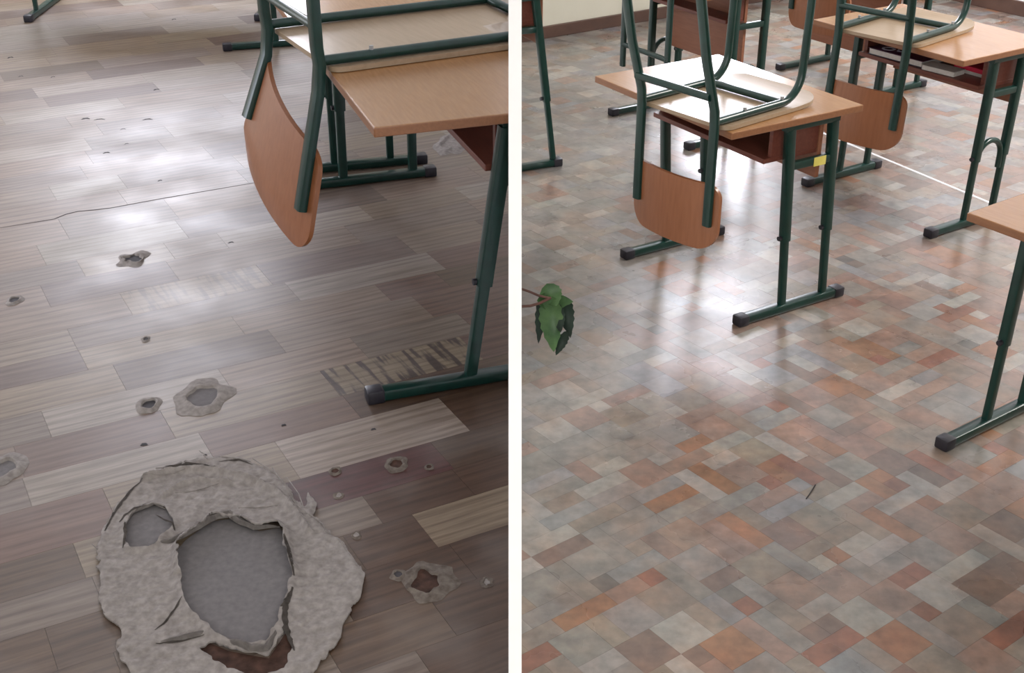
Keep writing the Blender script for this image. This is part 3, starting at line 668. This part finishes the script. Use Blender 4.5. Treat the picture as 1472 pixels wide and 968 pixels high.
def flat(name, poly, z, mat, parent, grow=1.0, label=None):
    cx, cy = sum(p[0] for p in poly)/len(poly), sum(p[1] for p in poly)/len(poly); bm = bmesh.new()
    hi = [bm.verts.new(((cx+(x-cx)*grow)/1000, (cy+(y-cy)*grow)/1000, z)) for x, y in poly]; lo = [bm.verts.new((v.co.x, v.co.y, z-.0008)) for v in hi]; n = len(hi)
    f = bm.faces.new(hi); bm.faces.new(list(reversed(lo)))
    for i in range(n): bm.faces.new((lo[i], lo[(i+1) % n], hi[(i+1) % n], hi[i]))
    bmesh.ops.recalc_face_normals(bm, faces=bm.faces[:]); o = build(name, bm, mat, parent)
    if label: o['label'] = label
    return o
flat('bare_concrete', MAIN, .0013, M['concrete'], patch, 1.05, 'smooth grey concrete laid bare'); flat('bare_concrete', SMALL, .0013, M['concrete'], patch, 1.06)
flat('glue_residue', GLUE, .0018, M['glue'], patch, 1.05, 'dark brown glue residue')
def lip(pts, width, height, toward, name='curled_lip'):
    q = [wp(120+.349*a, 630+.349*b) for a, b in pts]; L = []
    for i in range(len(q)-1):
        for k in range(5): L.append(q[i].lerp(q[i+1], k/5))
    L.append(q[-1]); bm = bmesh.new(); G_ = []; n_ = len(L)
    for i, p in enumerate(L):
        d = (L[min(i+1, n_-1)]-L[max(i-1, 0)]).normalized(); n = Vector((-d.y, d.x, 0))*toward; t = i/(n_-1); e = math.sin(math.pi*min(.98, max(.02, t)))**.5; w_ = width*e*(1+.35*noise.noise(p*30)); h = height*e*(1+.4*noise.noise(p*22+Vector((3, 0, 0))))
        G_.append([bm.verts.new(p+n*(w_*a)+Vector((0, 0, .003+h*b))) for a, b in ((-.7, .0), (-.3, .55), (.05, .95), (.4, 1.0), (.7, .8), (.85, .5))])
    for i in range(n_-1):
        for k in range(5): bm.faces.new((G_[i][k], G_[i+1][k], G_[i+1][k+1], G_[i][k+1]))
    bmesh.ops.solidify(bm, geom=bm.faces[:], thickness=.0022); return build(name, bm, M['fibre'], patch, True)
lip([(300, 440), (350, 440), (400, 425), (490, 375), (540, 345), (610, 335), (670, 365), (710, 385), (760, 378), (810, 375)], .018, .026, -1)
lip([(525, 815), (570, 835), (640, 860), (700, 885), (750, 880), (785, 830), (790, 790)], .016, .022, -1)
lip([(170, 360), (200, 318), (250, 295), (295, 280), (340, 298)], .009, .012, -1)
lip([(300, 855), (400, 845), (480, 825), (525, 805)], .012, .016, 1)
M['groove_shade'] = mottled('felt_shade', (.075, .065, .058), (.14, .122, .11), 60, .95, .1, 6)
def shade_strip(pts, w_, name='groove_shade_strip'):  # dark strip laid on the felt: shade of grooves and gaps as colour
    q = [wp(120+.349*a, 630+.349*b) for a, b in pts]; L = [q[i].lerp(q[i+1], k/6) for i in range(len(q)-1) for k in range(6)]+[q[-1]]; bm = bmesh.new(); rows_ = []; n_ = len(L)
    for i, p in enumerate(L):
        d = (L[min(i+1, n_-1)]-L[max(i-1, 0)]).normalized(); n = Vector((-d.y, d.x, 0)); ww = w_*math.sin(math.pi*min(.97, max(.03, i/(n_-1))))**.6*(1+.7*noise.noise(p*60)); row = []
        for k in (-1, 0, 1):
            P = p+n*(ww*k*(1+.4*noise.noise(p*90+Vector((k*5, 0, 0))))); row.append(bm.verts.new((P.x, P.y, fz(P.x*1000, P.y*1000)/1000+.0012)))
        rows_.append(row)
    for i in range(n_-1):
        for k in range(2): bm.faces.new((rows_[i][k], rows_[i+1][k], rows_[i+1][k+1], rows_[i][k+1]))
    bmesh.ops.solidify(bm, geom=bm.faces[:], thickness=.0008); return build(name, bm, M['groove_shade'], patch, True)
shade_strip([(250, 178), (330, 140), (420, 122), (500, 122), (560, 135)], .006); shade_strip([(150, 360), (180, 330), (235, 300), (290, 275)], .004); shade_strip([(165, 470), (178, 420), (175, 370)], .004)
shade_strip([(90, 400), (130, 320), (190, 240), (245, 185)], .005); shade_strip([(295, 805), (340, 770), (380, 720), (410, 680)], .003); shade_strip([(830, 440), (850, 500), (870, 590)], .006); shade_strip([(865, 640), (830, 720), (835, 800), (870, 890)], .007)
shade_strip([(300, 862), (400, 852), (500, 830)], .003); shade_strip([(300, 330), (370, 370), (380, 400)], .003); shade_strip([(560, 110), (640, 105), (700, 125)], .003)
rs = random.Random(5)
for (a, b), (c_, d_) in (((780, 140), (880, 300)), ((700, 100), (860, 230)), ((840, 180), (920, 330)), ((560, 90), (690, 105)), ((930, 330), (1010, 410)), ((60, 470), (40, 455)), ((300, 140), (500, 120)), ((480, 65), (510, 100)), ((250, 180), (420, 150)), ((860, 260), (950, 400)), ((1050, 430), (1120, 520)), ((640, 300), (800, 290)), ((380, 240), (560, 200))):
    p0, p1 = wp(120+.349*a, 630+.349*b), wp(120+.349*c_, 630+.349*d_); mm_ = (p0+p1)/2+Vector((rs.uniform(-.01, .01), rs.uniform(-.01, .01), 0)); zf = lambda P: Vector((P.x, P.y, fz(P.x*1000, P.y*1000)/1000+.001))
    bm = bmesh.new(); sweep(bm, [zf(p0), zf(p0.lerp(mm_, .5)), zf(mm_), zf(mm_.lerp(p1, .5)), zf(p1)], rnd(.0014, 6)); build('fibre_strand', bm, M['fibre'], patch, True)
def gouge(x, y, r, wob=.18, h=.006, bottom='concrete', seed=0, sq=.75, part='worn_hole', rim='fibre'):
    c = wp(x, y); k = (wp(x+1, y)-c).length*r; bm = bmesh.new(); n = 28; rings = []
    for f_, z in ((1.55, .0005), (1.28, h*.45), (1.06, h), (.90, h*.9), (.80, .0016)):
        ring = []
        for i in range(n):
            a = 2*math.pi*i/n; w_ = 1+wob*noise.noise(Vector((math.cos(a)*1.6+seed, math.sin(a)*1.6, f_*1.3+seed)))*1.8
            zz = z*(1+.5*noise.noise(Vector((math.cos(a)*2, math.sin(a)*2, seed+5)))) if z > .002 else z
            ring.append(bm.verts.new((c.x+k*f_*w_*math.cos(a), c.y+k*f_*w_*math.sin(a)/sq*.95, zz)))
        rings.append(ring)
    for a in range(len(rings)-1):
        for i in range(n): bm.faces.new((rings[a][i], rings[a][(i+1) % n], rings[a+1][(i+1) % n], rings[a+1][i]))
    o = build(part, bm, M[rim], floorL, True)
    inner = [((v.co.x)*1000, (v.co.y)*1000) for v in o.data.vertices[-n:]]
    flat('hole_bottom', inner, .0014, M[bottom], o, 1.08)
    return o
GO = [(292, 572, 26, .2, .010, 'concrete'), (214, 583, 12, .12, .008, 'dark'), (190, 373, 13, .35, .009, 'dark'), (4, 676, 21, .15, .010, 'concrete'), (21, 432, 8, .15, .006, 'dark'), (570, 668, 11, .12, .006, 'glue'), (482, 678, 6, .1, .004, 'glue'),
      (617, 672, 4.5, .1, .003, 'glue'), (614, 838, 24, .3, .007, 'glue'), (572, 827, 7, .2, .004, 'dark'), (210, 488, 4.5, .2, .004, 'dark'), (700, 838, 6, .3, .003, 'fibre'), (512, 770, 5, .2, .003, 'fibre'), (487, 713, 5, .2, .002, 'fibre')]
for i, g in enumerate(GO):
    o = gouge(g[0], g[1], g[2], g[3], g[4], g[5], i*3.7, rim='fibre_dark' if g[0] > 460 else 'fibre')
    if i == 0: o['label'] = 'palm-sized hole worn through to the concrete'
def blot(name, pts, w_, mat, z=.0007):
    bm = bmesh.new(); q = [wp(*p) for p in pts]; L_, R_ = [], []
    for i, p in enumerate(q):
        d = (q[min(i+1, len(q)-1)]-q[max(i-1, 0)]).normalized(); n = Vector((-d.y, d.x, 0)); t = i/(len(q)-1); ww = w_*(.15+.85*math.sin(math.pi*min(.97, max(.03, t))))
        L_.append(bm.verts.new(p+n*ww+Vector((0, 0, z)))); R_.append(bm.verts.new(p-n*ww+Vector((0, 0, z))))
    for i in range(len(q)-1): bm.faces.new((L_[i], R_[i], R_[i+1], L_[i+1]))
    r = bmesh.ops.extrude_face_region(bm, geom=bm.faces[:])
    for v in [g for g in r['geom'] if isinstance(g, bmesh.types.BMVert)]: v.co.z -= z*.8
    bmesh.ops.recalc_face_normals(bm, faces=bm.faces[:]); return build(name, bm, mat, floorL)
o = blot('crack', [(0, 328), (30, 323), (60, 318), (78, 315), (95, 308), (112, 304), (135, 302), (160, 299), (230, 286), (300, 274), (365, 263)], .0028, M['dark']); o['label'] = 'long dark split along a plank joint'
for x, y, l, w_ in ((207, 640, 10, .008), (295, 655, 5, .003), (15, 83, 8, .008), (30, 110, 7, .004), (123, 171, 12, .009), (143, 172, 16, .005), (212, 172, 14, .007), (177, 186, 8, .003), (153, 220, 10, .006), (225, 129, 8, .008), (332, 349, 8, .004), (250, 28, 6, .005), (76, 111, 6, .004), (182, 207, 6, .003), (408, 612, 6, .006), (537, 618, 7, .005), (230, 260, 6, .004)):
    blot('scuff_mark', [(x-l/2, y+1), (x-l/6, y-.5), (x+l/6, y-1), (x+l/2, y)], w_, M['dark'])
fl = gouge(650, 208, 17, .3, .012, 'fibre', 55, .55); fl['label'] = 'curled torn flap of linoleum'

# ------------------------------------------------------------------ small things
def lp(o, yaw, P):
    c, s_ = math.cos(yaw), math.sin(yaw); dx, dy = P[0]-o[0], P[1]-o[1]; return c*dx+s_*dy, -s_*dx+c*dy
bk = empty('book', local(No, NY, -.12, .347, .5435), NY+.05, label='thick maroon book with pale cover print on the desk shelf', category='book')
bm = bmesh.new(); box(bm, (-.125, -.085, .002), (.125, .083, .022)); build('pages', bm, M['paper'], bk)
bm = bmesh.new(); box(bm, (-.13, -.088, .022), (.13, .088, .0255), .001); build('front_cover', bm, M['cover'], bk)
bm = bmesh.new(); box(bm, (-.13, -.088, .0), (.13, .088, .002)); build('back_cover', bm, M['coverblue'], bk)
bm = bmesh.new(); sweep(bm, [tuple(v) for v in arc((-.065, -.045, .0262), .022, 0, 360, 18, (1, 0, 0), (0, 1, 0))], rrect(.010, .001, .0004), caps=False)
sweep(bm, [(-.045, .0, .0262), (-.02, -.045, .0262), (.02, -.03, .0262)], rrect(.010, .001, .0004)); build('cover_print', bm, M['letter'], bk)
nb = empty('notebook', local(No, NY, .17, .40, .5425), NY, label='bright red notebook lying on the shelf of the maroon-book desk', category='notebook')
bm = bmesh.new(); box(bm, (-.07, -.05, .0), (.07, .05, .012)); build('pages', bm, M['paper'], nb)
bm = bmesh.new(); box(bm, (-.075, -.053, .012), (.075, .053, .030), .003); build('cover', bm, M['red'], nb)
ps = empty('exercise_book', local(No, NY, .1, .30, .5425), NY+.1, label='grey-white exercise book under the right half of the maroon-book desk', category='notebook')
bm = bmesh.new(); box(bm, (-.08, -.04, .0), (.06, .03, .016), .002); build('pages', bm, M['paper'], ps)
bm = bmesh.new(); box(bm, (-.082, -.042, .016), (.062, .032, .019), .001); build('cover', bm, M['paper'], ps)
bm = bmesh.new(); a, b = wp(1159, 718), wp(1172, 698); m_ = (a+b)/2
sweep(bm, [a+Vector((0, 0, .0015)), m_+Vector((.002, .001, .003)), b+Vector((0, 0, .0015))], rnd(.0016, 6)); sp = build('splinter', bm, M['dark'], None, True); setp(sp, label='thin dark splinter lying on the pale tiles', category='splinter')
# drooping sprig beside the divider
DP = 2.95
def at(x, y, d=DP): r = ray(x, y); return C0 + r*d
sg = empty('plant_sprig', at(752, 440), label='drooping green leafy sprig hanging out beside the white divider wall', category='plant')
def rel(v): return v - sg.location
bm = bmesh.new(); st0 = at(749, 441); st0.x = DXR-.004; sweep(bm, [rel(st0), rel(at(762, 440)), rel(at(776, 436)), rel(at(792, 428))], rnd(.0035, 8)); build('stem', bm, M['stem'], sg, True)
bm = bmesh.new(); st0 = at(749, 414); st0.x = DXR-.004; sweep(bm, [rel(st0), rel(at(760, 419)), rel(at(774, 425)), rel(at(790, 429))], rnd(.003, 8)); build('stem', bm, M['stem'], sg, True)
def leaf(b0, t0, w_, mat, d0=0, d1=0, fold=.25, bend=.02, saw=0.0):
    B, T = rel(at(*b0, DP+d0)), rel(at(*t0, DP+d1)); ax = T-B; n_ = 12; side = ax.cross(fw).normalized(); out = side.cross(ax).normalized(); bm = bmesh.new(); G_ = []; W_ = w_*DP/F/2
    for i in range(n_+1):
        t = i/n_; hw = W_*(math.sin(math.pi*(t**.75))**.8 if 0 < t < 1 else .02)*(1+saw*(1 if i % 2 else -1)); c = B+ax*t+out*(bend*math.sin(math.pi*t))
        G_.append([bm.verts.new(c+side*(hw*k)+out*(abs(k)*hw*fold)) for k in (-1, -.5, 0, .5, 1)])
    for i in range(n_):
        for k in range(4): bm.faces.new((G_[i][k], G_[i][k+1], G_[i+1][k+1], G_[i+1][k]))
    bmesh.ops.solidify(bm, geom=bm.faces[:], thickness=.0012); return build('leaf', bm, mat, sg, True)
leaf((790, 424), (796, 506), 34, M['leaf'], 0, .01, .3, .02, .08)
leaf((780, 424), (774, 494), 16, M['leafdark'], .02, .03, .4, .01, .1)
leaf((772, 432), (824, 434), 26, M['leaf'], .005, .02, -.2, .02, .08)
leaf((786, 408), (800, 440), 32, M['leaf'], .01, 0, .2, .01, .06)
leaf((812, 426), (820, 486), 22, M['leafdark'], .03, .04, .3, .02, .1)
leaf((816, 476), (799, 511), 15, M['leafdark'], .03, .03, .3, .01, .1)
leaf((800, 436), (806, 478), 20, M['leafdark'], .02, .02, .3, .01, .08)
